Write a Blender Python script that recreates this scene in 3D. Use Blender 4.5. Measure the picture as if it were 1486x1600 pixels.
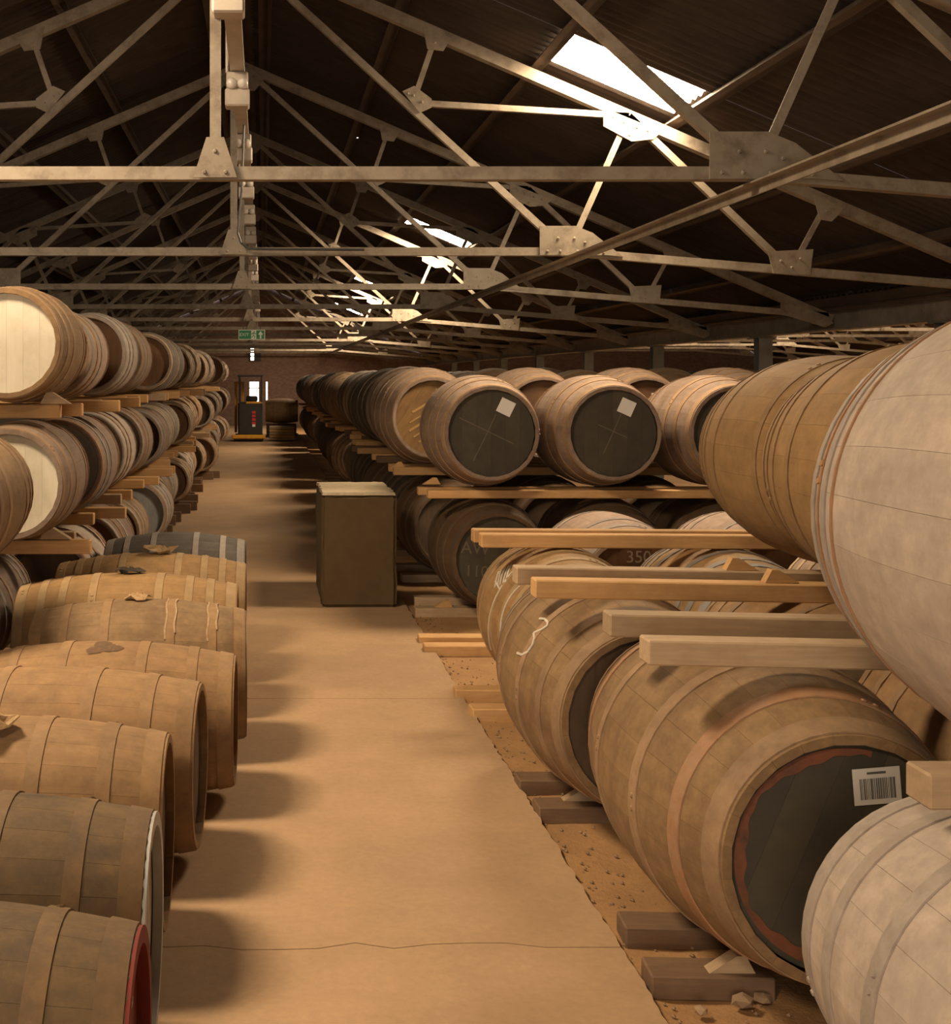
import bpy, bmesh, math, random
from mathutils import Vector, Matrix
random.seed(7)
PI = math.pi
for o in list(bpy.data.objects): bpy.data.objects.remove(o)
scn = bpy.context.scene
C = scn.collection
EYE = 2.1

# ---------------------------------------------------------------- camera
cam = bpy.data.cameras.new('camera'); camo = bpy.data.objects.new('camera', cam); C.objects.link(camo)
camo.location = (0, 0, EYE); camo.rotation_euler = (PI/2, 0, 0)
cam.sensor_width = 36; cam.lens = 36*1950/1600
cam.shift_x = (743-412)/1600; cam.shift_y = -(800-592)/1600
cam.clip_start = .05; cam.clip_end = 300
scn.camera = camo

# ---------------------------------------------------------------- world, exposure, daylight
scn.view_settings.view_transform = 'Standard'; scn.view_settings.look = 'None'
scn.view_settings.gamma = 1; scn.view_settings.use_curve_mapping = False
scn.view_settings.exposure = 0.0
w = bpy.data.worlds.new('sky'); scn.world = w; w.use_nodes = True
w.node_tree.nodes['Background'].inputs[0].default_value = (.9, .95, 1, 1)
w.node_tree.nodes['Background'].inputs[1].default_value = 3.0
SKY_COL = (1.0, .76, .50); SKY_STR = 115.0       # daylight falling through the roof lights
def area_light(name, loc, rot, sx, sy, power, col):
    l = bpy.data.lights.new(name, 'AREA'); l.shape = 'RECTANGLE'; l.size = sx; l.size_y = sy
    l.energy = power; l.color = col
    o = bpy.data.objects.new(name, l); C.objects.link(o); o.location = loc; o.rotation_euler = rot
    return o
# unseen loading door behind the camera, added as fill for the cask heads
area_light('doorway_fill', (-1.6, -5.6, 2.0), (PI/2, 0, 0), 3.4, 3.2, 225, (1, .74, .47))

# ================================================================ helpers
def lin(c):
    return tuple(((v/255)/12.92 if v/255 <= .04045 else ((v/255+.055)/1.055)**2.4) for v in c)
def new_mat(name):
    m = bpy.data.materials.new(name); m.use_nodes = True
    nt = m.node_tree; b = nt.nodes['Principled BSDF']
    return m, nt, b
def N(nt, t, **kw):
    n = nt.nodes.new(t)
    for k, v in kw.items(): setattr(n, k, v)
    return n
def coords(nt, scale, rnd=True):
    tc = N(nt, 'ShaderNodeTexCoord'); mp = N(nt, 'ShaderNodeMapping')
    nt.links.new(tc.outputs['Object'], mp.inputs['Vector']); mp.inputs['Scale'].default_value = scale
    if rnd:
        oi = N(nt, 'ShaderNodeObjectInfo'); mu = N(nt, 'ShaderNodeMath', operation='MULTIPLY'); mu.inputs[1].default_value = 37.0
        nt.links.new(oi.outputs['Random'], mu.inputs[0])
        cb = N(nt, 'ShaderNodeCombineXYZ')
        for i in range(3): nt.links.new(mu.outputs[0], cb.inputs[i])
        nt.links.new(cb.outputs[0], mp.inputs['Location'])
    return mp.outputs[0]
def noise(nt, vec, scale, detail=4, rough=.6):
    n = N(nt, 'ShaderNodeTexNoise'); n.inputs['Scale'].default_value = scale
    n.inputs['Detail'].default_value = detail; n.inputs['Roughness'].default_value = rough
    nt.links.new(vec, n.inputs['Vector']); return n.outputs['Fac']
def ramp(nt, fac, stops):
    r = N(nt, 'ShaderNodeValToRGB'); e = r.color_ramp.elements
    while len(e) < len(stops): e.new(.5)
    for i, (p, c) in enumerate(stops): e[i].position = p; e[i].color = (*c, 1) if len(c) == 3 else c
    nt.links.new(fac, r.inputs[0]); return r.outputs[0]
def mixc(nt, fac, a, b, mode='MIX'):
    m = N(nt, 'ShaderNodeMix', data_type='RGBA', blend_type=mode)
    for s, v in ((0, fac), (6, a), (7, b)):
        if hasattr(v, 'is_output'): nt.links.new(v, m.inputs[s])
        else: m.inputs[s].default_value = v if s == 0 else ((*v, 1) if len(v) == 3 else v)
    return m.outputs[2]
def bump(nt, b, fac, strength, dist=.01):
    bp = N(nt, 'ShaderNodeBump'); bp.inputs['Strength'].default_value = strength; bp.inputs['Distance'].default_value = dist
    nt.links.new(fac, bp.inputs['Height']); nt.links.new(bp.outputs[0], b.inputs['Normal'])
MATS = {}
def surf(name, c1, c2, stain=None, stain_amt=.5, grain=(14, 1.6, 14), rough=.8, bstr=.25, metal=0, var=.18, blotch=2.2, wpos=False):
    """timber, steel, concrete: two tones along the grain, stains in blotches, each object a little different"""
    m, nt, b = new_mat(name)
    v = coords(nt, grain); g = noise(nt, v, 2.2, 5, .65)
    col = ramp(nt, g, [(.3, c2), (.7, c1)])
    if stain:
        if wpos:            # dirt lies across staves and hoops alike
            gp = N(nt, 'ShaderNodeNewGeometry'); s = noise(nt, gp.outputs['Position'], blotch, 6, .72)
            s2 = noise(nt, gp.outputs['Position'], blotch*4.5, 4, .7)
            f2 = ramp(nt, s2, [(.35, (.80,)*3), (.7, (1.12,)*3)]); col = mixc(nt, 1.0, col, f2, 'MULTIPLY')
        else: s = noise(nt, coords(nt, (1, .8, 1)), blotch, 5, .7)
        f = ramp(nt, s, [(.46, (0, 0, 0)), (.68, (stain_amt,)*3)])
        col = mixc(nt, f, col, stain)
    oi = N(nt, 'ShaderNodeObjectInfo'); mr = N(nt, 'ShaderNodeMapRange')
    mr.inputs[3].default_value = 1-var; mr.inputs[4].default_value = 1+var
    nt.links.new(oi.outputs['Random'], mr.inputs[0])
    hs = N(nt, 'ShaderNodeHueSaturation'); nt.links.new(mr.outputs[0], hs.inputs['Value']); nt.links.new(col, hs.inputs['Color'])
    nt.links.new(hs.outputs[0], b.inputs['Base Color'])
    b.inputs['Roughness'].default_value = rough; b.inputs['Metallic'].default_value = metal
    if bstr: bump(nt, b, g, bstr, .004)
    MATS[name] = m; return m

# cask timber (base colours are the dry stave colours)
W = dict(wpos=True, grain=(9, 1.1, 9), bstr=.2, var=.045)
surf('oak_tan', (.33, .195, .088), (.265, .155, .068), (.17, .095, .045), .6, blotch=2.6, **W)
surf('oak_yellow', (.345, .208, .086), (.29, .17, .068), (.22, .13, .055), .5, blotch=2.6, **W)
surf('oak_grey', (.45, .37, .305), (.40, .325, .265), (.30, .25, .215), .6, blotch=2.2, **W)
surf('oak_brown', (.285, .17, .068), (.24, .14, .055), (.18, .10, .042), .6, blotch=2.4, **W)
surf('oak_weathered', (.275, .17, .078), (.22, .133, .06), (.125, .07, .034), .75, blotch=3.0, **W)
surf('oak_olive', (.155, .094, .038), (.122, .074, .03), (.055, .037, .024), .8, blotch=3.4, **W)
surf('oak_greytan', (.27, .17, .082), (.21, .13, .062), (.11, .066, .036), .75, blotch=2.6, **W)
surf('oak_dark', (.12, .068, .03), (.085, .048, .02), (.036, .021, .01), .7, **W)
surf('oak_dusty', (.275, .20, .15), (.22, .155, .115), (.12, .072, .042), .65, **W)
surf('oak_black', (.05, .043, .032), (.034, .028, .02), (.02, .015, .01), .6, **W)
surf('oak_slate', (.12, .105, .09), (.09, .078, .066), (.055, .045, .036), .6, **W)
surf('oak_rose', (.42, .31, .24), (.35, .25, .19), (.23, .15, .105), .6, **W)
surf('oak_stack', (.36, .235, .13), (.29, .185, .10), (.17, .10, .052), .65, blotch=2.6, **W)
# heads
surf('head_cream', (.68, .63, .51), (.61, .555, .43), (.42, .36, .26), .4, grain=(10, 10, 1.5), bstr=.03, var=.008, blotch=3.5)
surf('head_black', (.05, .043, .03), (.038, .032, .021), (.085, .07, .042), .5, grain=(3, 3, 3), bstr=.05, var=.02)
surf('head_brown', (.17, .085, .035), (.12, .055, .022), (.06, .03, .015), .6, grain=(12, 12, 2), bstr=.1)
surf('head_umber', (.10, .06, .03), (.065, .038, .02), (.03, .02, .012), .6, grain=(12, 12, 2), bstr=.1)
surf('head_slate', (.34, .36, .36), (.27, .28, .28), (.2, .2, .2), .4, grain=(8, 8, 2), bstr=.05)
surf('head_gold', (.20, .11, .035), (.14, .075, .024), (.08, .042, .016), .7, grain=(9, 9, 1.5), bstr=.1)
surf('head_red', (.20, .022, .014), (.16, .017, .011), (.13, .02, .012), .4, grain=(6, 6, 6), bstr=.03, var=.02)
surf('head_greywhite', (.50, .47, .43), (.42, .39, .35), (.20, .17, .14), .7, grain=(9, 9, 2), bstr=.05, var=.03)
surf('head_tan', (.45, .31, .17), (.35, .23, .12), (.18, .11, .06), .6, grain=(12, 12, 2), bstr=.1)
# hoops
HW = dict(wpos=True, grain=(2, 2, 2), rough=.75, bstr=.08)
surf('hoop_dust', (.335, .215, .118), (.275, .175, .095), (.16, .095, .055), .65, blotch=3, var=.08, **HW)
surf('hoop_tan', (.325, .195, .09), (.265, .16, .072), (.17, .096, .046), .6, blotch=2.8, var=.06, **HW)
surf('hoop_cream', (.42, .285, .145), (.36, .24, .12), (.27, .17, .08), .5, var=.06, **HW)
surf('hoop_olive', (.178, .104, .043), (.14, .082, .034), (.07, .045, .026), .7, blotch=4, var=.06, **HW)
surf('hoop_brown', (.27, .165, .075), (.225, .135, .06), (.17, .10, .048), .6, blotch=2.6, var=.05, **HW)
surf('hoop_pale', (.60, .46, .29), (.52, .39, .24), (.40, .28, .16), .5, var=.06, **HW)
surf('hoop_rust', (.36, .19, .095), (.29, .15, .075), (.30, .21, .13), .6, blotch=4, var=.1, **HW)
surf('hoop_grey', (.36, .305, .26), (.305, .26, .22), (.27, .21, .165), .6, blotch=3, var=.06, **HW)
surf('hoop_dark', (.12, .078, .048), (.085, .055, .035), (.15, .09, .05), .5, var=.15, **HW)
surf('hoop_steel', (.30, .275, .255), (.23, .21, .195), (.22, .15, .10), .6, var=.1, **HW)
# other
surf('sawn_timber', (.60, .365, .16), (.50, .285, .115), (.36, .20, .085), .55, grain=(2.0, 22, 22), bstr=.15, var=.12)
surf('grey_timber', (.46, .33, .20), (.36, .25, .15), (.25, .17, .10), .6, grain=(2.0, 22, 22), bstr=.15, var=.12)
surf('dark_timber', (.20, .12, .065), (.14, .08, .045), (.08, .05, .03), .6, grain=(2.0, 22, 22), bstr=.2, var=.12)
surf('painted_steel', (.31, .262, .198), (.255, .212, .158), (.13, .095, .065), .75, grain=(5, 5, 5), rough=.55, bstr=.08, var=.06, blotch=6)
surf('dull_steel', (.32, .29, .25), (.25, .22, .19), (.14, .11, .09), .6, grain=(4, 4, 4), rough=.6, bstr=.05, var=.05, blotch=4)
surf('green_steel', (.20, .215, .20), (.15, .16, .15), (.1, .09, .08), .5, grain=(4, 4, 4), rough=.5, bstr=.05)
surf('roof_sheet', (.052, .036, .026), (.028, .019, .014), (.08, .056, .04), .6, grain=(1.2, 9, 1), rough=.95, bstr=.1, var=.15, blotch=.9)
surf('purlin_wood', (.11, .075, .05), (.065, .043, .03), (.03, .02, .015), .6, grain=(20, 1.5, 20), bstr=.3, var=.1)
surf('block_concrete', (.105, .066, .028), (.082, .054, .021), (.13, .092, .045), .35, grain=(3, 3, 3), rough=.95, bstr=.3, var=.02, blotch=1.6)
surf('skylit_concrete', (.42, .35, .24), (.35, .285, .19), (.26, .2, .13), .5, grain=(6, 6, 6), rough=.95, bstr=.3, var=.02)  # block top concrete, paled so the colour carries the skylight
surf('white_metal', (.62, .56, .48), (.55, .49, .41), (.35, .3, .25), .4, grain=(4, 4, 4), rough=.5, bstr=.02, var=.04)
surf('lamp_lens', (.80, .76, .70), (.72, .68, .62), None, grain=(4, 4, 4), rough=.15, bstr=0, var=.02)
surf('brick', (.20, .115, .085), (.15, .082, .06), (.10, .06, .05), .6, grain=(5, 5, 5), rough=.95, bstr=.2, var=.3)
surf('mortar', (.16, .12, .10), (.12, .09, .075), None, grain=(6, 6, 6), rough=.98, bstr=.2, var=.02)
surf('dark_paint', (.03, .028, .026), (.02, .019, .018), None, grain=(3, 3, 3), rough=.45, bstr=0, var=.05)
surf('yellow_paint', (.72, .36, .035), (.62, .29, .025), (.3, .16, .03), .4, grain=(3, 3, 3), rough=.5, bstr=0, var=.03)
surf('red_paint', (.55, .03, .03), (.48, .025, .025), None, grain=(3, 3, 3), rough=.5, bstr=0, var=.02)
surf('rubber', (.02, .02, .02), (.014, .014, .014), None, grain=(3, 3, 3), rough=.8, bstr=0)
surf('paper', (.72, .70, .66), (.66, .64, .60), None, grain=(3, 3, 3), rough=.8, bstr=0, var=.04)
surf('ink', (.12, .12, .12), (.09, .09, .09), None, grain=(3, 3, 3), rough=.8, bstr=0, var=.02)
surf('chalk', (.66, .60, .50), (.50, .45, .36), None, grain=(60, 60, 60), rough=.95, bstr=0, var=.03)
surf('dull_chalk', (.38, .30, .20), (.27, .21, .135), None, grain=(40, 40, 40), rough=.95, bstr=0, var=.03)
surf('faint_chalk', (.17, .14, .10), (.085, .07, .048), None, grain=(60, 60, 60), rough=.95, bstr=0, var=.03)
surf('hessian', (.48, .33, .17), (.34, .22, .11), (.16, .09, .045), .7, grain=(30, 30, 30), rough=.95, bstr=.4, var=.1, blotch=12)
surf('dark_rag', (.06, .045, .03), (.03, .022, .015), None, grain=(30, 30, 30), rough=.95, bstr=.4, var=.1)
surf('sign_green', (.02, .26, .11), (.02, .23, .095), None, grain=(2, 2, 2), rough=.5, bstr=0, var=.01)
surf('sign_white', (.75, .78, .72), (.72, .75, .69), None, grain=(2, 2, 2), rough=.5, bstr=0, var=.01)
surf('stone', (.40, .27, .16), (.30, .195, .115), (.2, .12, .07), .5, grain=(9, 9, 9), rough=.95, bstr=.3, var=.3)
surf('stain_dark', (.17, .10, .055), (.10, .058, .03), None, grain=(20, 20, 20), rough=.9, bstr=.1, var=.05)

def floor_mat(name, a, b_, stain, sc, bs):
    m, nt, b = new_mat(name)
    tc = N(nt, 'ShaderNodeTexCoord'); v = tc.outputs['Object']
    n1 = noise(nt, v, sc, 6, .65); n2 = noise(nt, v, sc*.28, 4, .6); n3 = noise(nt, v, sc*14, 4, .7)
    col = ramp(nt, n1, [(.3, b_), (.7, a)])
    f = ramp(nt, n2, [(.45, (0, 0, 0)), (.68, (.6, .6, .6))]); col = mixc(nt, f, col, stain)
    f3 = ramp(nt, n3, [(.3, (.90, .90, .90)), (.7, (1.05, 1.05, 1.05))]); col = mixc(nt, 1.0, col, f3, 'MULTIPLY')
    nt.links.new(col, b.inputs['Base Color']); b.inputs['Roughness'].default_value = .88
    ad = N(nt, 'ShaderNodeMath', operation='ADD'); nt.links.new(n1, ad.inputs[0]); nt.links.new(n3, ad.inputs[1])
    bump(nt, b, ad.outputs[0], bs, .01); MATS[name] = m; return m
floor_mat('aisle_concrete', (.46, .30, .168), (.38, .243, .133), (.30, .19, .108), 1.9, .15)
floor_mat('earth', (.44, .25, .105), (.32, .175, .072), (.24, .13, .056), 3.2, .6)
m, nt, b = new_mat('daylight_sheet')
for n_ in list(nt.nodes):
    if n_.type == 'BSDF_PRINCIPLED': nt.nodes.remove(n_)
em = N(nt, 'ShaderNodeEmission'); em.inputs[0].default_value = (*SKY_COL, 1); em.inputs[1].default_value = SKY_STR
nt.links.new(em.outputs[0], nt.nodes['Material Output'].inputs[0]); MATS['daylight_sheet'] = m
m, nt, b = new_mat('daylight_pane')
em = N(nt, 'ShaderNodeEmission'); em.inputs[0].default_value = (1, .93, .82, 1); em.inputs[1].default_value = 9
nt.links.new(em.outputs[0], nt.nodes['Material Output'].inputs[0]); MATS['daylight_pane'] = m

def mesh(name, verts, faces, smooth=False, mats=None):
    me = bpy.data.meshes.new(name); me.from_pydata([tuple(v) for v in verts], [], faces)
    if smooth:
        me.polygons.foreach_set('use_smooth', [True]*len(me.polygons))
        me.set_sharp_from_angle(angle=math.radians(38))
    me.validate(); me.update()
    me.materials.append(None)
    return me
def obj(name, me, mat, parent=None, loc=(0, 0, 0), rot=(0, 0, 0), label=None, cat=None, group=None, kind=None):
    o = bpy.data.objects.new(name, me); C.objects.link(o); o.location = loc; o.rotation_euler = rot
    if parent: o.parent = parent
    ms = mat if isinstance(mat, (list, tuple)) else [mat]
    for i, s in enumerate(ms):
        if i < len(o.material_slots):
            o.material_slots[i].link = 'OBJECT'; o.material_slots[i].material = MATS[s]
    return tag(o, label, cat, group, kind)
def tag(o, label=None, cat=None, group=None, kind=None):
    if label: o['label'] = label
    if cat: o['category'] = cat
    if group: o['group'] = group
    if kind: o['kind'] = kind
    return o
def empty(name, loc=(0, 0, 0), rot=(0, 0, 0), label=None, cat=None, group=None, kind=None):
    o = bpy.data.objects.new(name, None); C.objects.link(o); o.location = loc; o.rotation_euler = rot
    o.empty_display_size = .1
    return tag(o, label, cat, group, kind)
_bc = {}
def box_me(sx, sy, sz, bev=.004, key=None):
    """chamfered box, centre x/y, base at z=0"""
    k = (round(sx, 4), round(sy, 4), round(sz, 4), bev)
    if k in _bc: return _bc[k]
    bm = bmesh.new(); bmesh.ops.create_cube(bm, size=1)
    for v in bm.verts: v.co = Vector((v.co.x*sx, v.co.y*sy, (v.co.z+.5)*sz))
    if bev: bmesh.ops.bevel(bm, geom=list(bm.edges), offset=bev, segments=1, affect='EDGES')
    me = bpy.data.meshes.new('box'); bm.to_mesh(me); bm.free(); me.materials.append(None); _bc[k] = me
    return me
class MB:
    def __init__(s): s.v = []; s.f = []
    def add(s, v, f):
        n = len(s.v); s.v += [tuple(x) for x in v]; s.f += [tuple(i+n for i in q) for q in f]; return s
    def box(s, c, d):
        x, y, z = c; a, b_, e = d[0]/2, d[1]/2, d[2]/2
        return s.add([(x+i*a, y+j*b_, z+k*e) for i in (-1, 1) for j in (-1, 1) for k in (-1, 1)],
              [(0, 1, 3, 2), (4, 6, 7, 5), (0, 4, 5, 1), (2, 3, 7, 6), (0, 2, 6, 4), (1, 5, 7, 3)])
    def tube(s, pts, r, n=8, caps=True):
        pts = [Vector(p) for p in pts]; rings = []; v = []; f = []
        for i, p in enumerate(pts):
            d = (pts[min(i+1, len(pts)-1)]-pts[max(i-1, 0)]).normalized()
            u = d.orthogonal().normalized() if i == 0 else (u_ - d*u_.dot(d)).normalized()
            u_ = u; q = d.cross(u)
            rr = r[i] if isinstance(r, (list, tuple)) else r
            for k in range(n):
                a = 2*PI*k/n; v.append(p+(u*math.cos(a)+q*math.sin(a))*rr)
        for i in range(len(pts)-1):
            for k in range(n):
                k2 = (k+1) % n; f.append((i*n+k, i*n+k2, (i+1)*n+k2, (i+1)*n+k))
        if caps: f.append(tuple(range(n-1, -1, -1))); f.append(tuple((len(pts)-1)*n+k for k in range(n)))
        return s.add(v, f)
    def prism(s, poly, y0, y1):
        """polygon in x,z extruded along y"""
        n = len(poly)
        v = [(x, y0, z) for x, z in poly]+[(x, y1, z) for x, z in poly]
        f = [tuple(range(n)), tuple(range(2*n-1, n-1, -1))]+[(i, i+n, (i+1) % n+n, (i+1) % n) for i in range(n)]
        return s.add(v, f)
    def me(s, name, smooth=False): return mesh(name, s.v, s.f, smooth)
ORD = ['nearest', 'second', 'third', 'fourth', 'fifth', 'sixth', 'seventh', 'eighth', 'ninth', 'tenth', 'eleventh', 'twelfth',
       'thirteenth', 'fourteenth', 'fifteenth', 'sixteenth', 'seventeenth', 'eighteenth', 'nineteenth', 'twentieth',
       'twenty-first', 'twenty-second', 'twenty-third', 'twenty-fourth', 'twenty-fifth', 'twenty-sixth', 'twenty-seventh', 'twenty-eighth']

# ================================================================ floor
SLAB_X0, SLAB_X1 = -9.0, 1.32
flo = obj('floor', mesh('floor', [(-9, -6, -.05), (24, -6, -.05), (24, 58, -.05), (-9, 58, -.05)], [(0, 1, 2, 3)]), 'earth', kind='structure')
# earth between the slab and the casks, gently uneven
def earth_patch():
    nx, ny = 26, 90; v = []; f = []; rr = random.Random(3)
    for j in range(ny+1):
        for i in range(nx+1):
            x = 1.22+6.2*(i/nx)**1.6; y = -1+22*(j/ny)
            v.append((x, y, -.034+.008*math.sin(x*7+y*3)*math.sin(y*5.3-x*2)+rr.uniform(-.004, .004)))
    for j in range(ny):
        for i in range(nx):
            a = j*(nx+1)+i; f.append((a, a+1, a+nx+2, a+nx+1))
    return mesh('earth', v, f, True)
obj('earth_bed', earth_patch(), 'earth', flo)
edges = [-6, -2.6, 1.0, 4.62, 8.2, 11.8, 15.4, 19, 22.6, 26.2, 29.8, 33.4, 37, 40.6, 44.2, 47.8, 51.4, 56.2]
rs = random.Random(5)
slab = empty('floor_slab', (0, 0, 0), kind='structure')
jag = {e: [rs.uniform(-.03, .03) for _ in range(19)] for e in edges}
for a, b_ in zip(edges, edges[1:]):
    # pale concrete panel with a crumbling edge on the right, a ragged joint where it meets the next
    xs = [SLAB_X0]+[-1.2+i*.14 for i in range(18)]
    left = [(x, a+.003+(jag[a][i] if a == 4.62 else jag[a][i]*.15)) for i, x in enumerate(xs)]
    right = [(x, b_-.003+(jag[b_][i] if b_ == 4.62 else jag[b_][i]*.15)) for i, x in enumerate(xs)]
    n = int((b_-a)/.045)
    side = [(SLAB_X1+rs.uniform(-.008, .008), a+(b_-a)*i/n) for i in range(1, n)]
    poly = left+[(SLAB_X1, left[-1][1])]+side+[(SLAB_X1, right[-1][1])]+right[::-1]
    nn = len(poly)
    v = [(x, y, 0) for x, y in poly]+[(x+(.012 if x > 1.2 else 0), y, -.06) for x, y in poly]
    f = [tuple(range(nn))]+[(i, i+nn, (i+1) % nn+nn, (i+1) % nn) for i in range(nn)]
    obj('slab_panel', mesh('slab_panel', v, f), 'aisle_concrete', slab)

# ================================================================ roof
RX = -.277; SL = .43; ROOF_Z = EYE+4.30
def roof_z(dx): return ROOF_Z-SL*abs(dx)
STRIPS = [0, .32, 1.62, 2.92, 4.20, 5.46, 6.72, 7.62]
SH = .88
def corr(name, x0, x1, L, ov=.03):
    """corrugated sheet from roof offset x0..x1, length L along y"""
    n = max(8, int(L/.146)*6); v = []; f = []
    for j in range(n+1):
        y = L*j/n; h = .018*math.sin(2*PI*y/.146)
        for x in (x0-ov, x1+ov): v.append((x, y, roof_z(x)+.03+h))
    for j in range(n): f.append((2*j, 2*j+1, 2*j+3, 2*j+2))
    return mesh(name, v, f, True)
_cc = {}
def corr_c(i, L):
    k = (i, round(L, 3))
    if k not in _cc: _cc[k] = corr('corrugated_sheet', STRIPS[i], STRIPS[i+1], L)
    return _cc[k]
def roof(name, rx, lights_r, lights_l, y0=-6.6, y1=56.2):
    ce = empty(name, (rx, 0, 0), kind='structure')
    for side, lights in ((1, lights_r), (-1, lights_l)):
        for i in range(len(STRIPS)-1):
            y = y0
            while y < y1-.01:
                e = min(y+4.4, y1)
                cuts = [s for s in lights if i == (3 if side > 0 else 2) and y-.01 <= s < e-.01]
                segs = []; c = y
                for s in cuts:
                    if s > c+.05: segs.append((c, s, 0))
                    segs.append((s, s+SH, 1)); c = s+SH
                if c < e-.05: segs.append((c, e, 0))
                for a, b_, sk in segs:
                    me = corr('skylight_sheet', STRIPS[i], STRIPS[i+1], b_-a, -.03) if sk else corr_c(i, b_-a)
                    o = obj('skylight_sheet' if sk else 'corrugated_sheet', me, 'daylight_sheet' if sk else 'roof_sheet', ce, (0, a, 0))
                    if sk: o['label'] = 'translucent corrugated roof light'
                    if side < 0: o.scale.x = -1
                y = cuts[-1]+SH if (cuts and cuts[-1]+SH > e) else e
        for i, dx in enumerate(STRIPS[1:]):
            mb = MB(); z = roof_z(dx)-.055
            mb.box((0, (y0+y1)/2, 0), (.05, y1-y0, .13)); mb.box((-.03, (y0+y1)/2, -.055), (.11, y1-y0, .02))
            obj('purlin', mb.me('purlin'), 'purlin_wood', ce, (side*dx, 0, z), (0, side*math.atan(SL), 0))
    mb = MB(); mb.box((0, (y0+y1)/2, 0), (.3, y1-y0, .05)); mb.box((0, (y0+y1)/2, -.09), (.05, y1-y0, .16))
    obj('ridge_board', mb.me('ridge_board'), 'purlin_wood', ce, (0, 0, ROOF_Z-.03))
    return ce
CEIL = roof('ceiling', RX, [11.0, 23.3, 36.7, 49.0], [-3.0, 5.4])  # rearmost left roof light is unseen, added behind the camera for fill
roof('ceiling', RX+15.1, [12.0, 26.0, 40.0], [9.0, 16.0, 24.5, 33.0, 41.5])
# two holes in the old sheets where daylight comes through
for (x, y) in ((.30, 15.1), (1.66, 18.6)):
    o = obj('sheet_hole', MB().tube([(0, 0, 0), (0, 0, .004)], .028, 8).me('sheet_hole'), 'daylight_pane', CEIL, (x, y, roof_z(x)+.006), label='small hole letting daylight through the roof')

# ================================================================ walls
# gable wall at the far end: brickwork beyond telling apart singly, one face with openings
def gable():
    mb = MB()
    xs = [-9, -.66, -.2, .08, .2, 24]; zs = [-.05, 1.0, 2.0, 7]
    for i in range(len(xs)-1):
        for j in range(len(zs)-1):
            if j == 1 and i in (1, 3): continue
            mb.box(((xs[i]+xs[i+1])/2, 56.4, (zs[j]+zs[j+1])/2), (xs[i+1]-xs[i], .3, zs[j+1]-zs[j]))
    return mb.me('wall_back')
m, nt, b = new_mat('far_brickwork')
tc = N(nt, 'ShaderNodeTexCoord'); mp = N(nt, 'ShaderNodeMapping'); mp.inputs['Rotation'].default_value = (PI/2, 0, 0)
nt.links.new(tc.outputs['Object'], mp.inputs['Vector'])
bt = N(nt, 'ShaderNodeTexBrick'); bt.inputs['Scale'].default_value = 4; nt.links.new(mp.outputs[0], bt.inputs['Vector'])
bt.inputs['Color1'].default_value = (.26, .16, .12, 1); bt.inputs['Color2'].default_value = (.19, .11, .085, 1); bt.inputs['Mortar'].default_value = (.22, .17, .14, 1)
nt.links.new(bt.outputs['Color'], b.inputs['Base Color']); b.inputs['Roughness'].default_value = .95; MATS['far_brickwork'] = m
obj('wall_back', gable(), 'far_brickwork', kind='structure')
for nm, x0, x1 in (('window_1', -.66, -.2), ('window_2', .08, .2)):
    wn = empty(nm, ((x0+x1)/2, 56.3, 1.0), kind='structure')
    obj('window_pane', box_me(x1-x0-.04, .01, .98, 0), 'daylight_pane', wn, (0, .05, .01))
    mb = MB(); h = 1.0; hw = (x1-x0)/2
    for sx in (-1, 1): mb.box((sx*(hw-.015), 0, .5), (.03, .06, 1.0))
    for z in (.015, .985): mb.box((0, 0, z), (2*hw-.06, .06, .03))
    if x1-x0 > .3: mb.box((0, 0, .68), (2*hw-.06, .05, .04))
    obj('window_frame', mb.me('frame'), 'dark_paint', wn)
wn = empty('far_light_spots', (-.38, 56.2, 2.9), kind='structure')  # framed glowing squares standing in for the ends of far light fittings
obj('window_frame', box_me(.5, .06, .62, .005), 'dark_paint', wn)
for zz in (.04, .24, .44):
    obj('window_pane', box_me(.14, .02, .14, 0), 'daylight_pane', wn, (-.13, -.035, zz))
obj('wall_left', MB().box((-8.1, 25, 1.6), (.3, 63, 3.3)).me('wall_left'), 'mortar', kind='structure')
obj('wall_right', MB().box((22.6, 25, 1.6), (.3, 63, 3.3)).me('wall_right'), 'mortar', kind='structure')
mb = MB(); mb.box((-6.0, -6.1, 3.5), (5.2, .3, 7)); mb.box((11.9, -6.1, 3.5), (23.2, .3, 7)); mb.box((-1.55, -6.1, 5.4), (3.7, .3, 3.2))
obj('wall_front', mb.me('wall_front'), 'mortar', kind='structure')

# ================================================================ trusses
TH = .075
def member(p, q, wd=TH, dep=.07, t=.012, flip=1):
    """rolled angle between two nodes of the truss plane (x,z): one leg upright in the plane, one leg along y"""
    p = Vector((p[0], 0, p[1])); q = Vector((q[0], 0, q[1])); d = (q-p).normalized(); u = Vector((-d.z, 0, d.x))
    if u.z < 0: u = -u
    prof = [(-wd/2, 0), (wd/2, 0), (wd/2, t), (-wd/2+t, t), (-wd/2+t, dep), (-wd/2, dep)]
    v = []
    for e in (p, q):
        for a, c in prof: v.append(e+u*a*flip+Vector((0, c, 0)))
    n = len(prof)
    f = [tuple(range(n)), tuple(range(2*n-1, n-1, -1))]+[(i, i+n, (i+1) % n+n, (i+1) % n) for i in range(n)]
    return mesh('member', v, f)
def plate(poly, rivets=(), y=-.012):
    mb = MB().prism(poly, y, y+.012)
    for (x, z) in rivets:
        r = .014; vs = [(x+r*math.cos(k*PI/3), y, z+r*math.sin(k*PI/3)) for k in range(6)]+[(x+r*.6*math.cos(k*PI/3), y-.01, z+r*.6*math.sin(k*PI/3)) for k in range(6)]
        mb.add(vs, [(k, (k+1) % 6, 6+(k+1) % 6, 6+k) for k in range(6)]+[tuple(range(6, 12))])
    return mb.me('gusset')
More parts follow.
